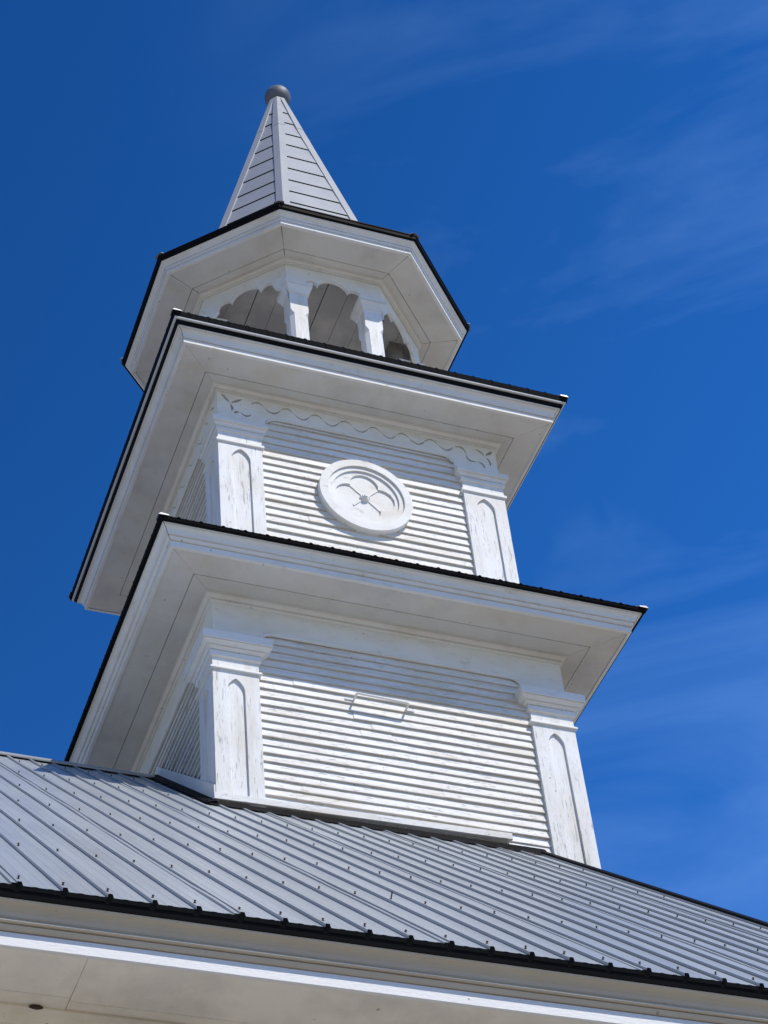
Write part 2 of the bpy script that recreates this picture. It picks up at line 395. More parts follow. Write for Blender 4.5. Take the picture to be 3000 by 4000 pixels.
# ------------------------------------------------------------------ the steeple
steeple = thing('steeple', 'white wooden church steeple in two square tiers with octagonal belfry and pale metal spire', 'steeple')

def siding(name, xh, ybase, z0, dz, n, mat, jit, clip=None):
    """lapped boards, each with a thick butt edge, in uneven lengths"""
    mb = MB()
    for k in range(n):
        zb = z0 + k * dz
        cuts = [-xh] + sorted(random.uniform(-xh * 0.8, xh * 0.8) for _ in range(random.choice((0, 1, 1, 2)))) + [xh]
        for a, b in zip(cuts, cuts[1:]):
            oy = random.uniform(-jit, jit * 0.4); oz = random.uniform(-jit, jit) * 0.6
            th = 0.0305 + random.uniform(-0.003, 0.004)
            ns = max(2, int((b - a) / 0.12)); prev = None
            for i in range(ns + 1):
                x = a + (b - a) * i / ns
                w = jit * 0.8 * noise.noise((x * 1.6, k * 3.7, 1)); w2 = jit * 0.7 * noise.noise((x * 4.0, k * 5.1, 8))
                e = 0.0012 if i in (0, ns) else 0
                y = ybase + oy + w
                zz = zb + oz + w2
                sec = [(x, y - 0.006, zb + dz + 0.014), (x, y - th + 0.0005 + e, zz + 0.012), (x, y - th + e, zz + 0.005), (x, y - th + 0.002 + e, zz + 0.0005), (x, y - th + 0.004, zz), (x, y + 0.012, zz + 0.001)]
                ids = [mb.vert(p) for p in sec]
                if prev:
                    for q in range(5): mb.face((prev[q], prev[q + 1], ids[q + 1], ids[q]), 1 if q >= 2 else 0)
                prev = ids
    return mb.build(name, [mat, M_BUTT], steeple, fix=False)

def pilaster(h, w, zb, zt, px, pw, zspring, zapex, zpan, capprof, neck):
    """corner post: recessed pointed panels on both outer faces, moulded capital, neck moulding"""
    th = 0.026
    def panel(cx, hw):
        n = 7; left = []; right = []
        # pointed arch from two arcs
        H = zapex - zspring; Rr = (hw * hw + H * H) / (2 * hw); am = math.asin(H / Rr)
        right = [(cx + hw - Rr + Rr * math.cos(am * i / n), zspring + Rr * math.sin(am * i / n)) for i in range(n + 1)]
        left = [(2 * cx - p[0], p[1]) for p in right[::-1]][1:]
        return [(cx + hw, zpan)] + right + left + [(cx - hw, zpan)]
    x0, x1 = -h, -h + w
    f1 = plate_mesh([[(x0, zb), (x1, zb), (x1, zt), (x0, zt)], panel(px, pw)], -h, -h + th)
    f2 = plate_mesh([[(-x1 , zb), (h - th, zb), (h - th, zt), (-x1, zt)], panel(-px, pw)], -h, -h + th)
    f2.transform(Matrix.Rotation(-math.pi / 2, 4, 'Z'))
    mb = MB(); mb.box(-h + th + 0.0005, x1 - 0.001, -h + th + 0.0005, x1 - 0.001, zb, zt - 0.002)
    ob = join_meshes('corner_pilaster', [f1, f2, mesh_of(mb)], M_PIL, steeple)
    cx = -h + w / 2; a = w / 2
    cp = MB(); cp.ring([square(a + d, z, cx, cx) for d, z in capprof])
    top = capprof[-1]; cp.poly(square(a + top[0], top[1], cx, cx))
    cp.build('capital', M_TRIM, ob, fix=False)
    nk = MB(); nk.ring([square(a + d, z, cx, cx) for d, z in neck]); nk.build('neck_moulding', M_TRIM, ob, fix=False)
    for q in (1, 2, 3): turned(ob, q)
    return ob

def cornice(zone, ringf, base, prof, soff, bed, drip, seam, extra=None, mat=M_TRIM, mitre=None):
    """crown and fascia run mitred round the tier; soffit boards, bed mould and drip edge are sub-parts"""
    mb = MB(); mb.ring([ringf(h, z) for h, z in prof])
    if mitre:                                                   # opened mitre joints at the corners
        for sx, wj in ((-1, 0.006), (1, 0.0035)):
            for (h0, z0), (h1, z1) in zip(prof[mitre:], prof[mitre + 1:]):
                mb.poly([(sx * (h0 - wj), -h0 - 0.0012, z0), (sx * h0, -h0 - 0.0012, z0), (sx * h1, -h1 - 0.0012, z1), (sx * (h1 - wj), -h1 - 0.0012, z1)], 1)
    ob = mb.build('cornice', [mat, M_VOID], steeple, fix=False)
    hi, ho, zs = soff
    sb = MB(); n = len(ringf(1, 0))
    def band(a, b, z, mi=0, gap=0.0025):
        A, B = ringf(a, z), ringf(b, z)
        for k in range(n):
            k2 = (k + 1) % n
            p = [Vector(A[k]), Vector(A[k2]), Vector(B[k2]), Vector(B[k])]
            u = (p[1] - p[0]).normalized()
            dz = 0.0015 * ((k * 7) % 3 - 1) if mi == 0 else 0
            g2 = gap * (1 + 0.9 * ((k * 5) % 3)) if mi == 0 else 0
            p[0] += u * g2 * 0.3; p[3] += u * g2 * 1.0; p[1] -= u * g2 * 0.3; p[2] -= u * g2
            lo = [sb.vert(q + Vector((0, 0, dz))) for q in p]; up = [sb.vert(q + Vector((0, 0, 0.02))) for q in p]
            sb.face(lo, mi); sb.face(up[::-1], mi)
            for j in range(4): sb.face((lo[j], lo[(j + 1) % 4], up[(j + 1) % 4], up[j]), mi)
    band(hi, seam - 0.0035, zs, 0); band(seam + 0.0035, ho, zs, 0); band(hi - 0.01, ho, zs + 0.026, 1)
    sb.build('soffit', [M_SOFFIT, M_VOID], ob)
    bd = MB(); bd.ring([ringf(h, z) for h, z in bed]); bd.build('bed_moulding', M_TRIM, ob, fix=False)
    dd = MB(); dd.ring([ringf(h, z) for h, z in drip]); dd.build('drip_edge', M_TRIMDARK, ob, fix=False)
    if extra:
        xx = MB(); xx.ring([ringf(h, z) for h, z in extra]); xx.build('metal_strip', M_STRIP, ob, fix=False)
    return ob

def skirt(H, z0, hin, slope, edge, lip=0.006, capw=0.10, capz=0.016, overlap=0.035):
    """ribbed metal hip roof round a square tier, with folded caps on its hips"""
    mb = MB()
    base = []
    n = int((H - 0.05) / PITCH)
    for i in range(-n - 1, n + 2):
        c = i * PITCH + 0.06
        base += [(c - 0.022, 0.0), (c - 0.010, 0.014), (c + 0.010, 0.014), (c + 0.022, 0.0)]
        for u in (1 / 3, 2 / 3):
            q = c + u * PITCH; base += [(q - 0.017, 0.0), (q - 0.009, 0.004), (q + 0.009, 0.004), (q + 0.017, 0.0)]
    pr = [(-H, 0.0)] + [p for p in base if -H < p[0] < H] + [(H, 0.0)]
    for r in range(4):
        def tr(x, y, z):
            for _ in range(r): x, y = -y, x
            return (x, y, z)
        e0 = []; e1 = []; el = []; eb = []
        for x, b in pr:
            yt = -max(hin, abs(x) - 0.0)
            e0.append(mb.vert(tr(x, -H, z0 + b))); e1.append(mb.vert(tr(x, yt, z0 + (H + yt) * slope + b)))
            el.append(mb.vert(tr(x, -H + lip, z0 + b * 0.9 - edge))); eb.append(mb.vert(tr(x, -H + 0.09, z0 + b * 0.9 - edge + 0.09 * slope)))
        for k in range(len(pr) - 1):
            mb.face((e0[k], e0[k + 1], e1[k + 1], e1[k]), 0)
            mb.face((el[k], el[k + 1], e0[k + 1], e0[k]), 1)
            mb.face((eb[k], eb[k + 1], el[k + 1], el[k]), 1)
    ob = mb.build('skirt_roof', [M_ROOF, M_EDGE], steeple, fix=False)
    cp = MB(); e = H + 0.010
    def sec(q, lift=0.0):
        z = z0 + (H - q) * slope + capz
        w = capw
        return [(-q + w, -q, z - 0.012), (-q + w, -q - 0.002, z), (-q + 0.02, -q - 0.002 , z + 0.010), (-q - 0.002, -q + 0.02, z + 0.010), (-q - 0.002, -q + w, z), (-q, -q + w, z - 0.012)]
    A = sec(e); B = sec(hin)
    a = [cp.vert(p) for p in A]; b = [cp.vert(p) for p in B]
    for k in range(5): cp.face((a[k], a[k + 1], b[k + 1], b[k]), 0)
    # closed end flange of the cap at the corner
    fl = [cp.vert(p) for p in ((-e + capw, -e - 0.003, z0 + capz - 0.02), (-e - 0.003, -e - 0.003, z0 + capz - 0.022), (-e - 0.003, -e + capw, z0 + capz - 0.02))]
    cp.face((fl[0], a[1], a[2], fl[1]), 0); cp.face((fl[1], a[3], a[4], fl[2]), 0); cp.face((fl[1], a[2], a[3]), 0)
    hc = cp.build('hip_cap', M_CAP, ob)
    for q in (1, 2, 3):
        c = hc.copy(); COL.objects.link(c); c.parent = ob; c.rotation_euler.z = q * math.pi / 2
    return ob

# ---- lower tier
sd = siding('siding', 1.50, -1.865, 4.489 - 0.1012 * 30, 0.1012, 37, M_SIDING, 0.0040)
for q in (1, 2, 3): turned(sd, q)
core = MB(); core.box(-1.80, 1.80, -1.80, 1.80, -Z0 + 0.001, 5.48); core.build('tower_core', M_SIDING, steeple)
cap1 = [(0.0, 4.660), (0.022, 4.664), (0.027, 4.670), (0.027, 4.726), (0.019, 4.727), (0.019, 4.733), (0.036, 4.734), (0.042, 4.744), (0.054, 4.752), (0.066, 4.755), (0.058, 4.757), (0.058, 4.763), (0.072, 4.764), (0.084, 4.777), (0.102, 4.791), (0.112, 4.797), (0.104, 4.799), (0.104, 4.804), (0.121, 4.806), (0.122, 4.902)]
pilaster(1.928, 0.474, -3.0 + 0.0, 4.86, -1.693, 0.089, 4.262, 4.420, 1.0, cap1,
         [(-0.01, 4.500), (0.018, 4.502), (0.026, 4.508), (0.026, 4.526), (0.018, 4.537), (-0.01, 4.540)])
def frieze(h, th, zt, zbot, zcap, xin, r, holes=(), mat=M_TRIM):
    lp = [(-h, zcap), (-xin - r, zcap)] + arc(-xin, zbot - 0.10, r, 0.10, 180, 90, 8) + arc(xin, zbot - 0.10, r, 0.10, 90, 0, 8) + [(xin + r, zcap), (h, zcap), (h, zt), (-h, zt)]
    out = plate('frieze', [lp] + list(holes), -h, -h + th, mat, steeple)
    return out
def frieze_sides(ob, h, th, zt, zbot, zcap, xin, r, mat=M_TRIM):
    pass
fz = frieze(1.908, 0.052, 5.47, 5.108, 4.84, 1.30, 0.125)
# the boards of the side faces butt behind the front and rear ones
lp = [(-1.856, 4.84), (-1.425, 4.84)] + arc(-1.30, 5.008, 0.125, 0.10, 180, 90, 8) + arc(1.30, 5.008, 0.125, 0.10, 90, 0, 8) + [(1.425, 4.84), (1.856, 4.84), (1.856, 5.47), (-1.856, 5.47)]
fzs = plate('frieze', [lp], -1.907, -1.857, M_TRIM, steeple)
for f_ in (fz, fzs):
    mo = MB(); mo.tube([(-1.418, -1.904, 5.000), (-1.40, -1.904, 5.048), (-1.355, -1.904, 5.088), (-1.29, -1.904, 5.104), (0, -1.904, 5.105), (1.29, -1.904, 5.104), (1.355, -1.904, 5.088), (1.40, -1.904, 5.048), (1.418, -1.904, 5.000)], 0.017, 8)
    mo.build('bead', M_TRIM, f_, smooth=True)
fzs.rotation_euler.z = math.pi / 2; turned(fzs, 3); turned(fz, 2)
cornice('lower', square, 0,
        [(2.460, 5.488), (2.486, 5.486), (2.497, 5.489), (2.498, 5.556), (2.488, 5.557), (2.488, 5.563), (2.512, 5.564), (2.523, 5.573), (2.531, 5.590), (2.532, 5.594), (2.524, 5.596), (2.524, 5.602), (2.548, 5.603), (2.550, 5.616), (2.555, 5.634), (2.565, 5.654), (2.581, 5.670), (2.596, 5.676), (2.588, 5.679), (2.588, 5.685), (2.604, 5.686), (2.604, 5.696), (2.60, 5.700)],
        (1.90, 2.462, 5.496),
        [(1.906, 5.405), (1.926, 5.408), (1.932, 5.416), (1.932, 5.432), (1.922, 5.434), (1.922, 5.441), (1.944, 5.444), (1.960, 5.460), (1.974, 5.480), (1.968, 5.483), (1.968, 5.488), (1.986, 5.489), (1.986, 5.4925), (1.95, 5.4935)],
        [(2.598, 5.696), (2.634, 5.700), (2.638, 5.701), (2.644, 5.717), (2.50, 5.73)], 2.165, mitre=4)
skirt(2.650, 5.732, 1.60, 0.42, 0.012)
# base boards where the tier meets the roof
bb = MB()
ns = 24
xs = [-1.956 + (1.015 + 1.956) * i / ns for i in range(ns + 1)]
pr = None
for i, x in enumerate(xs):
    w = 0.004 * noise.noise((x * 1.7, 0, 5))
    zl = 2.889 + 0.052 * i / ns + w
    sec = [(x, -1.90, zl + 0.086), (x, -1.948, zl + 0.080), (x, -1.958, zl + 0.072), (x, -1.958, zl + 0.004), (x, -1.950, zl), (x, -1.90, zl)]
    ids = [bb.vert(p) for p in sec]
    if pr:
        for k in range(5): bb.face((pr[k], pr[k + 1], ids[k + 1], ids[k]))
    else: bb.face(ids)
    pr = ids
bb.face(pr[::-1])
bb.build('base_board', M_SIDING, steeple)
lb = MB()
ya, yb = -1.920, 0.05
for y0, y1 in ((ya, yb),):
    zA, zB = roofz(y0) + 0.065, roofz(y1) + 0.065
    lb.prism([(-1.946, y0, zA), (-1.90, y0, zA), (-1.90, y1, zB), (-1.946, y1, zB)], [(-1.946, y0, zA + 0.175), (-1.90, y0, zA + 0.175), (-1.90, y1, zB + 0.10), (-1.946, y1, zB + 0.10)])
lb.build('base_board', M_TRIM, steeple)
# metal flashing between roof and tower
fl = MB()
def frun(pts_a, pts_b):
    a = [fl.vert(p) for p in pts_a]; b = [fl.vert(p) for p in pts_b]
    for k in range(len(a) - 1): fl.face((a[k], a[k + 1], b[k + 1], b[k]))
zf = roofz(-1.93)
frun([(-2.03, -1.93, zf + 0.055), (-2.03, -1.965, zf + 0.03), (-2.03, -2.03, roofz(-2.03) + 0.028), (-2.03, -2.034, roofz(-2.03) + 0.018)],
     [(1.34, -1.93, zf + 0.075), (1.34, -1.965, zf + 0.04), (1.34, -2.03, roofz(-2.03) + 0.028), (1.34, -2.034, roofz(-2.03) + 0.018)])
frun([(-1.93, -2.03, roofz(-2.03) + 0.075), (-1.965, -2.03, roofz(-2.03) + 0.066), (-2.05, -2.03, roofz(-2.03) + 0.034), (-2.055, -2.03, roofz(-2.03) + 0.02)],
     [(-1.93, 0.0, roofz(0) + 0.075), (-1.965, 0.0, roofz(0) + 0.066), (-2.05, 0.0, roofz(0) + 0.034), (-2.055, 0.0, roofz(0) + 0.02)])
fl.build('flashing', M_TRIMDARK, church)
# iron bar standing off the boards
gb = MB()
yw = -1.894
def leg(x0, z0, x1, z1): return [(x0, yw + 0.01, z0), (x0, yw - 0.04, z0 + 0.004), (x1, yw - 0.092, z1)]
pts = [(-0.470, yw + 0.01, 4.425), (-0.470, yw - 0.085, 4.432), (-0.466, yw - 0.098, 4.436), (-0.455, yw - 0.102, 4.438),
       (0.060, yw - 0.102, 4.420), (0.073, yw - 0.098, 4.418), (0.078, yw - 0.085, 4.415), (0.080, yw + 0.01, 4.410)]
gb.tube(pts, 0.0115, 8)
gb.box(-0.560, -0.468, yw - 0.012, yw + 0.006, 4.418, 4.440); gb.box(0.078, 0.170, yw - 0.012, yw + 0.006, 4.404, 4.424)
gb.build('iron_bar', M_ROD, steeple)

# ---- upper tier
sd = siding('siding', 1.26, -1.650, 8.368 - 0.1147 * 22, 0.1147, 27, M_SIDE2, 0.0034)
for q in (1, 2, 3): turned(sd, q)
core = MB(); core.box(-1.60, 1.60, -1.60, 1.60, 5.49, 8.97); core.build('tower_core', M_SIDE2, steeple)
cap2 = [(0.0, 8.250), (0.016, 8.253), (0.020, 8.258), (0.020, 8.304), (0.012, 8.305), (0.012, 8.311), (0.030, 8.312), (0.033, 8.330), (0.039, 8.342), (0.050, 8.350), (0.043, 8.353), (0.043, 8.358), (0.062, 8.362), (0.066, 8.374), (0.067, 8.432)]
pilaster(1.714, 0.508, 5.9, 8.40, -1.456, 0.110, 7.835, 8.012, 6.0, cap2,
         [(-0.01, 8.070), (0.014, 8.072), (0.022, 8.080), (0.022, 8.112), (0.014, 8.124), (-0.01, 8.128)])
def crescent(p0, p1, bulge, w, n=10):
    """groove along an arc from p0 to p1, widest in the middle"""
    (x0, z0), (x1, z1) = p0, p1
    dx, dz = x1 - x0, z1 - z0; L_ = math.hypot(dx, dz); nx, nz = -dz / L_, dx / L_
    a = []; b = []
    for i in range(n + 1):
        t = i / n; s = 4 * t * (1 - t); c = bulge * s; hw = w * (0.35 + 0.65 * s) / 2
        if i in (0, n): hw = w * 0.12
        bx, bz = x0 + dx * t + nx * c, z0 + dz * t + nz * c
        a.append((bx + nx * hw, bz + nz * hw)); b.append((bx - nx * hw, bz - nz * hw))
    return a + b[::-1]
GW = 0.030
holes = []
x = -1.300
while x < 1.15:
    P = 0.3525
    holes.append(crescent((x, 8.822), (x + 0.150, 8.816), 0.050, GW))
    holes.append(crescent((x + 0.158, 8.808), (x + P - 0.006, 8.814), -0.070, GW))
    x += P
holes += [crescent((1.178, 8.822), (1.318, 8.750), 0.062, GW), crescent((1.322, 8.738), (1.446, 8.650), -0.055, GW), crescent((1.454, 8.650), (1.530, 8.560), 0.030, GW)]
holes += [crescent((-1.505, 8.607), (-1.442, 8.643), 0.012, GW), crescent((-1.434, 8.644), (-1.302, 8.640), -0.042, GW)]
# leaves
def leaf(p0, p1, w): return [q for q in crescent(p0, p1, 0.0, w, 8)]
holes += [leaf((-1.647, 8.900), (-1.556, 8.775), 0.040), leaf((-1.536, 8.775), (-1.413, 8.868), 0.040), crescent((-1.552, 8.752), (-1.538, 8.640), 0.018, GW)]
holes += [crescent((1.443, 8.866), (1.552, 8.780), 0.018, GW), leaf((1.574, 8.785), (1.668, 8.890), 0.042), crescent((1.572, 8.755), (1.612, 8.622), 0.022, GW)]
fz = frieze(1.702, 0.046, 8.965, 8.652, 8.38, 1.02, 0.125, holes)
fbk = MB(); fbk.box(-1.65, 1.65, -1.655, -1.60, 8.663, 8.96); fb = fbk.build('frieze_backing', M_TRIM, steeple)
mo = MB(); mo.tube([(-1.135, -1.694, 8.560), (-1.10, -1.694, 8.612), (-1.05, -1.694, 8.640), (-1.0, -1.694, 8.648), (0, -1.694, 8.649), (1.0, -1.694, 8.648), (1.05, -1.694, 8.640), (1.10, -1.694, 8.612), (1.135, -1.694, 8.560)], 0.014, 8)
mo.build('bead', M_TRIM, fz, smooth=True)
turned(fz, 2)
lp = [(-1.655, 8.38), (-1.145, 8.38)] + arc(-1.02, 8.552, 0.125, 0.10, 180, 90, 8) + arc(1.02, 8.552, 0.125, 0.10, 90, 0, 8) + [(1.145, 8.38), (1.655, 8.38), (1.655, 8.965), (-1.655, 8.965)]
fzs = plate('frieze', [lp] + [hh for hh in holes if all(abs(p[0]) < 1.63 for p in hh)], -1.701, -1.657, M_TRIM, steeple)
mo.build('bead', M_TRIM, fzs, smooth=True)
fzs.rotation_euler.z = math.pi / 2; turned(fzs, 3); turned(fb, 1)
cornice('upper', square, 0,
        [(2.205, 8.986), (2.232, 8.987), (2.242, 8.990), (2.243, 9.050), (2.230, 9.051), (2.230, 9.058), (2.257, 9.059), (2.261, 9.074), (2.267, 9.094), (2.273, 9.120), (2.286, 9.140), (2.308, 9.150), (2.300, 9.153), (2.300, 9.158), (2.324, 9.159), (2.325, 9.170), (2.32, 9.174)],
        (1.70, 2.207, 8.992),
        [(1.700, 8.925), (1.718, 8.928), (1.724, 8.9205), (1.724, 8.9345), (1.714, 8.9365), (1.714, 8.9425), (1.736, 8.9455), (1.752, 8.9595), (1.766, 8.9765), (1.760, 8.9795), (1.760, 8.9835), (1.777, 8.9845), (1.777, 8.9890), (1.74, 8.9900)],
        [(2.32, 9.168), (2.335, 9.172), (2.340, 9.176), (2.356, 9.216), (2.33, 9.222)], 1.885,
        [(2.345, 9.219), (2.374, 9.222), (2.3785, 9.225), (2.381, 9.238), (2.35, 9.241)], mitre=5)
skirt(2.402, 9.308, 1.48, 0.45, 0.070, 0.024)
# medallion
MX, MZ, MY = -0.022, 7.638, -1.756
def circ(r, n=56, cx=MX, cz=MZ): return [(cx + r * math.cos(2 * math.pi * i / n), cz + r * math.sin(2 * math.pi * i / n)) for i in range(n)]
def quatrefoil():
    d, r = 0.182, 0.168; out = []
    for k in range(4):
        a0 = 90 * k; cx, cz = MX + d * math.cos(rad(a0)), MZ + d * math.sin(rad(a0))
        # intersection with the neighbours lies on the diagonals
        sp_ = 128
        for i in range(17):
            a = a0 - sp_ + 2 * sp_ * i / 16
            out.append((cx + r * math.cos(rad(a)), cz + r * math.sin(rad(a))))
    # drop points that crossed a diagonal
    res = []
    for k in range(4):
        seg = out[17 * k:17 * k + 17]
        for p in seg:
            ang = math.degrees(math.atan2(p[1] - MZ, p[0] - MX)) - 90 * k
            ang = (ang + 180) % 360 - 180
            if abs(ang) <= 43.5: res.append(p)
        a = rad(90 * k + 45); res.append((MX + 0.232 * math.cos(a), MZ + 0.232 * math.sin(a)))
    return res
md = plate('medallion', [circ(0.548), circ(0.452)], MY, -1.63, M_MED, steeple)
plate('inner_ring', [circ(0.4515), circ(0.394)], MY + 0.022, -1.63, M_MED, md)
plate('quatrefoil', [circ(0.3935, 48), quatrefoil()], MY + 0.042, -1.63, M_MED, md)
bk = MB(); bk.prism([(p[0], MY + 0.062, p[1]) for p in circ(0.388, 40)], [(p[0], -1.63, p[1]) for p in circ(0.388, 40)]); bk.build('back_panel', M_MED, md)
rb = MB()
for k in range(4):
    a = rad(45 + 90 * k); d = Vector((math.cos(a), 0, math.sin(a))); nn = Vector((-math.sin(a), 0, math.cos(a)))
    c0, c1 = Vector((MX, 0, MZ)) + d * 0.03, Vector((MX, 0, MZ)) + d * 0.236
    if k == 2: c1 = Vector((MX, 0, MZ)) + d * 0.21
    lo = [c0 + nn * 0.011, c1 + nn * 0.012, c1 - nn * 0.012, c0 - nn * 0.011]
    rb.prism([(p.x, MY + 0.052, p.z) for p in lo], [(p.x, MY + 0.066, p.z) for p in lo])
rb.build('tracery_bar', M_MED, md)
rs = MB()
for r0, y0, y1 in ((0.060, MY + 0.034, MY + 0.07), (0.044, MY + 0.020, MY + 0.035), (0.024, MY + 0.004, MY + 0.021)):
    cc = [(MX + r0 * (1 + (0.10 * math.cos(6 * t) if r0 > 0.04 else 0)) * math.cos(t), MZ + r0 * (1 + (0.10 * math.cos(6 * t) if r0 > 0.04 else 0)) * math.sin(t)) for t in (2 * math.pi * i / 36 for i in range(36))]
    rs.prism([(MX + (p[0] - MX) * 0.85, y0, MZ + (p[1] - MZ) * 0.85) for p in cc], [(p[0], y1, p[1]) for p in cc])
rs.build('rosette', M_MED, md)

# ---- belfry
def rot8(ob, quarter): return turned(ob, quarter)
for sx in (-0.488, 0.488):
    w = 0.118; ch = 0.046; cy = -1.452 + w
    pb = MB()
    def oc(c, z): return [(sx - w + c, cy - w, z), (sx + w - c, cy - w, z), (sx + w, cy - w + c, z), (sx + w, cy + w - c, z), (sx + w - c, cy + w, z), (sx - w + c, cy + w, z), (sx - w, cy + w - c, z), (sx - w, cy - w + c, z)]
    pb.ring([oc(ch, 9.6), oc(ch, 11.02), oc(0.002, 11.085), oc(0.002, 11.60)])
    p = pb.build('belfry_post', M_PIL, steeple, fix=False)
    cb = MB(); prof = [(0.0, 11.415), (0.014, 11.419), (0.016, 11.432), (0.022, 11.455), (0.036, 11.490), (0.052, 11.520), (0.056, 11.538), (0.048, 11.540), (0.048, 11.546), (0.060, 11.548), (0.061, 11.606)]
    cb.ring([square(w + d, z, sx, cy) for d, z in prof]); cb.poly(square(w + 0.061, 11.606, sx, cy))
    cb.build('capital', M_TRIM, p, fix=False)
    p.location.x = OX
    for q in (1, 2, 3): turned(p, q)
def scallop(half, z_top):
    b = [(-half, 11.59), (-0.43, 11.59)]
    b += [(-0.388, 11.60)] + arc(-0.298, 11.660, 0.084, 0.072, 180, 8, 8) + arc(-0.012, 11.655, 0.196, 0.172, 176, 4, 16) + arc(0.277, 11.660, 0.084, 0.072, 172, 0, 8) + [(0.370, 11.60)]
    b += [(0.43, 11.59), (half, 11.59), (half, z_top), (-half, z_top)]
    return b
hf = 1.458
ab = plate('arch_board', [scallop(0.43 * hf + 0.01, 12.01)], -hf, -hf + 0.048, M_TRIM, steeple)
ab.location.x = OX
for q in (1, 2, 3): turned(ab, q)
# diagonal faces carry one lobe more at each end
def scallop2(half, z_top):
    b = [(-half, 11.30), (-0.56, 11.36), (-0.50, 11.50), (-0.43, 11.565), (-0.395, 11.60)] + arc(-0.300, 11.660, 0.090, 0.080, 190, 12, 9) + arc(0.0, 11.655, 0.203, 0.165, 176, 4, 16) + arc(0.300, 11.660, 0.090, 0.080, 168, -10, 9) + [(0.395, 11.60), (0.43, 11.565), (0.50, 11.50), (0.56, 11.36), (half, 11.30), (half, z_top), (-half, z_top)]
    return b
dd = (hf + 0.43 * hf) / math.sqrt(2); dl = (hf - 0.43 * hf) / math.sqrt(2)
me = plate_mesh([scallop2(dl - 0.02, 12.01)], -dd, -dd + 0.048)
me.transform(Matrix.Rotation(-math.pi / 4, 4, 'Z'))
ab2 = link('arch_board', me, M_TRIM, steeple); ab2.location.x = OX
for q in (1, 2, 3): turned(ab2, q)
cornice('belfry', octo, 0,
        [(1.955, 12.028), (1.992, 12.024), (1.999, 12.030), (2.000, 12.078), (1.990, 12.077), (1.990, 12.084), (2.010, 12.086), (2.014, 12.104), (2.018, 12.120), (2.008, 12.122), (2.008, 12.128), (2.026, 12.129), (2.029, 12.142), (2.040, 12.160), (2.056, 12.172), (2.072, 12.182), (2.078, 12.200), (2.07, 12.204)],
        (1.44, 1.957, 12.034),
        [(1.462, 11.960), (1.478, 11.963), (1.484, 11.9605), (1.484, 11.9715), (1.475, 11.9735), (1.475, 11.9795), (1.500, 11.9835), (1.508, 12.0035), (1.512, 12.0155), (1.504, 12.0185), (1.504, 12.0235), (1.522, 12.0255), (1.522, 12.0310), (1.49, 12.0320)],
        [(2.07, 12.198), (2.098, 12.204), (2.108, 12.214), (2.114, 12.262), (2.08, 12.272)], 1.625)
sr = MB()
sr.ring([octo(2.112, 12.262), octo(2.122, 12.266), octo(2.122, 12.280), octo(1.30, 12.63)], mis=[1, 1, 0])
skr = sr.build('skirt_roof', [M_ROOF, M_EDGE], steeple, fix=False)
for k in range(8):
    hc = MB()
    A = Vector(octo(2.130, 12.283)[k]); B = Vector(octo(1.30, 12.635)[k]); d = (B - A).normalized()
    s = d.cross(Vector((0, 0, 1))).normalized() * 0.065; u = Vector((0, 0, 0.018))
    a = [hc.vert(q) for q in (A + s - u * 0.9, A + s * 0.9 + u * 0.1, A + u, A - s * 0.9 + u * 0.1, A - s - u * 0.9)]; b = [hc.vert(q) for q in (B + s - u * 0.6, B + s * 0.9 + u * 0.1, B + u, B - s * 0.9 + u * 0.1, B - s - u * 0.6)]
    for j in range(4): hc.face((a[j], a[j + 1], b[j + 1], b[j]))
    hc.build('hip_cap', M_CAP, skr)
# plank ceiling and the platform under the belfry
cl = MB(); xe = -1.42
wds = [0.26, 0.30, 0.27, 0.31, 0.25, 0.29, 0.28, 0.30, 0.27, 0.31, 0.30]
for i, wd in enumerate(wds):
    x0, x1 = xe, min(xe + wd - (0.012 if i % 3 == 1 else 0.004), 1.42); xe += wd
    if x0 > 1.40: break
    def yl(x): return min(1.42, 1.42 + 0.43 * 1.42 - abs(x - OX))
    cl.prism([(x0, -yl(x0), 11.925 + 0.002 * (i % 3)), (x1, -yl(x1), 11.925 + 0.002 * (i % 3)), (x1, yl(x1), 11.925 + 0.002 * (i % 3)), (x0, yl(x0), 11.925 + 0.002 * (i % 3))],
             [(x0, -yl(x0), 11.95), (x1, -yl(x1), 11.95), (x1, yl(x1), 11.95), (x0, yl(x0), 11.95)])
cl.poly(octo(1.43, 11.956), 1)
cl.build('belfry_ceiling', [M_CEIL, M_VOID], steeple)
bf = MB(); bf.box(1.03, 1.19, -0.66, -0.46, 10.2, 11.922)
bf.build('bell_frame', M_FRAME, steeple)
pf = MB(); pf.ring([octo(1.47, 9.1), octo(1.47, 10.10), octo(1.52, 10.11), octo(1.52, 10.15)]); pf.poly(octo(1.52, 10.15))
pf.build('belfry_base', M_TRIM, steeple, fix=False)

# ---- spire
K = 0.25; SX0 = 0.0
def octs(h, z, c=0.43): return [(p[0] - OX + SX0, p[1], p[2]) for p in octo(h, z, c)]
def hs_(z): return 0.10 + (18.0 - z) * K
spr = MB()
seams = [12.45, 12.92, 13.345, 13.772, 14.175, 14.594, 15.046, 15.508, 15.989, 16.441, 16.923, 17.36, 17.98]
rings = []
for i, z in enumerate(seams[:-1]):
    z2 = seams[i + 1]
    # each course laps over the one below: its foot stands proud
    rings += [octs(hs_(z) + 0.013, z), octs(hs_(z2) + 0.001, z2 + 0.004)]
mis = [0 if k % 2 == 0 else 1 for k in range(len(rings) - 1)]
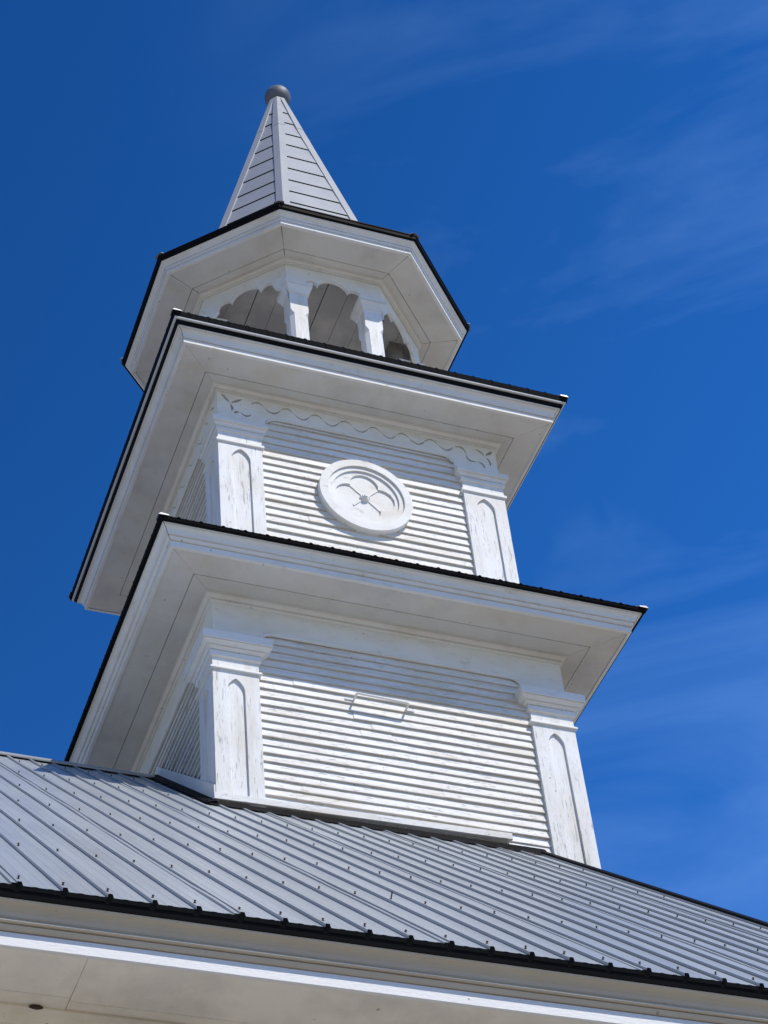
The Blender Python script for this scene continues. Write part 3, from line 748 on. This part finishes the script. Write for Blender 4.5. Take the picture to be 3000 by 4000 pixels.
# gap course: recess just under every foot
rr = []; mm = []
for i, z in enumerate(seams[:-1]):
    z2 = seams[i + 1]
    rr += [octs(hs_(z) + 0.016, z), octs(hs_(z2 - 0.026) + 0.006, z2 - 0.026), octs(hs_(z2) - 0.010, z2 - 0.004)]
    mm += [0, 1, 1]
spr.ring(rr, mis=mm[:-1])
spire = spr.build('spire', [M_SPIRE, M_SPGAP], steeple, fix=False)
hp = MB()
for k in range(1):
    k = 0
zz = [12.40, 13.0, 14.35, 16.75, 16.78, 17.985]
def capside(k, z, side, w=0.098, lift=0.026):
    P = Vector(octs(hs_(z) + lift, z)[k]); Q = Vector(octs(hs_(z) + lift, z)[(k + side) % 8])
    d = (Q - P); ln = d.length; d.normalize()
    return P + d * min(w, ln * 0.5)
for k in range(1):
    secs = []
    for z in (12.40, 16.760, 16.764, 17.985):
        lift = 0.026 if z < 16.762 else 0.030
        P = Vector(octs(hs_(z) + lift, z)[0])
        a = capside(0, z, -1, 0.098, lift); b = capside(0, z, 1, 0.098, lift)
        inn = (Vector((SX0, 0, z)) - P).normalized() * 0.022
        secs.append([a + inn, a, P, b, b + inn])
    ids = [[hp.vert(p) for p in s_] for s_ in secs]
    for A, B in zip(ids, ids[1:]):
        for j in range(4): hp.face((A[j], A[j + 1], B[j + 1], B[j]), 0)
hcap = hp.build('hip_cap', M_SPIRE, spire)
# mirror twin for the alternate corners, then quarter turns
hp2 = hcap.data.copy()
for v in hp2.vertices: v.co.x = 2 * SX0 - v.co.x
hp2.flip_normals()
hcap2 = bpy.data.objects.new('hip_cap', hp2); COL.objects.link(hcap2); hcap2.parent = spire
for src in (hcap, hcap2):
    for q in (1, 2, 3):
        c = src.copy(); COL.objects.link(c); c.parent = spire; c.rotation_euler.z = q * math.pi / 2
        # the octagon is centred at SX0, turn about its own axis
        pv = Vector((SX0, 0, 0)); rv = pv.copy(); rv.rotate(Matrix.Rotation(q * math.pi / 2, 3, 'Z')); c.location = pv - rv
# ball finial
bl = bpy.data.meshes.new('ball_finial'); bm = bmesh.new(); bmesh.ops.create_uvsphere(bm, u_segments=48, v_segments=32, radius=0.199)
for v in bm.verts:
    v.co *= 1 + 0.006 * noise.noise(v.co * 9)
    v.co += Vector((0.010, 0, 18.158 + Z0))
bm.to_mesh(bl); bm.free()
for p in bl.polygons: p.use_smooth = True
ball = link('ball_finial', bl, M_BALL, spire)
col_ = MB(); col_.ring([[(SX0 + r * math.cos(t), r * math.sin(t), z) for t in (2 * math.pi * i / 32 for i in range(32))] for r, z in ((0.10, 17.975), (0.128, 17.98), (0.128, 18.000), (0.10, 18.01))])
col_.build('collar', M_CAP, ball, smooth=False)
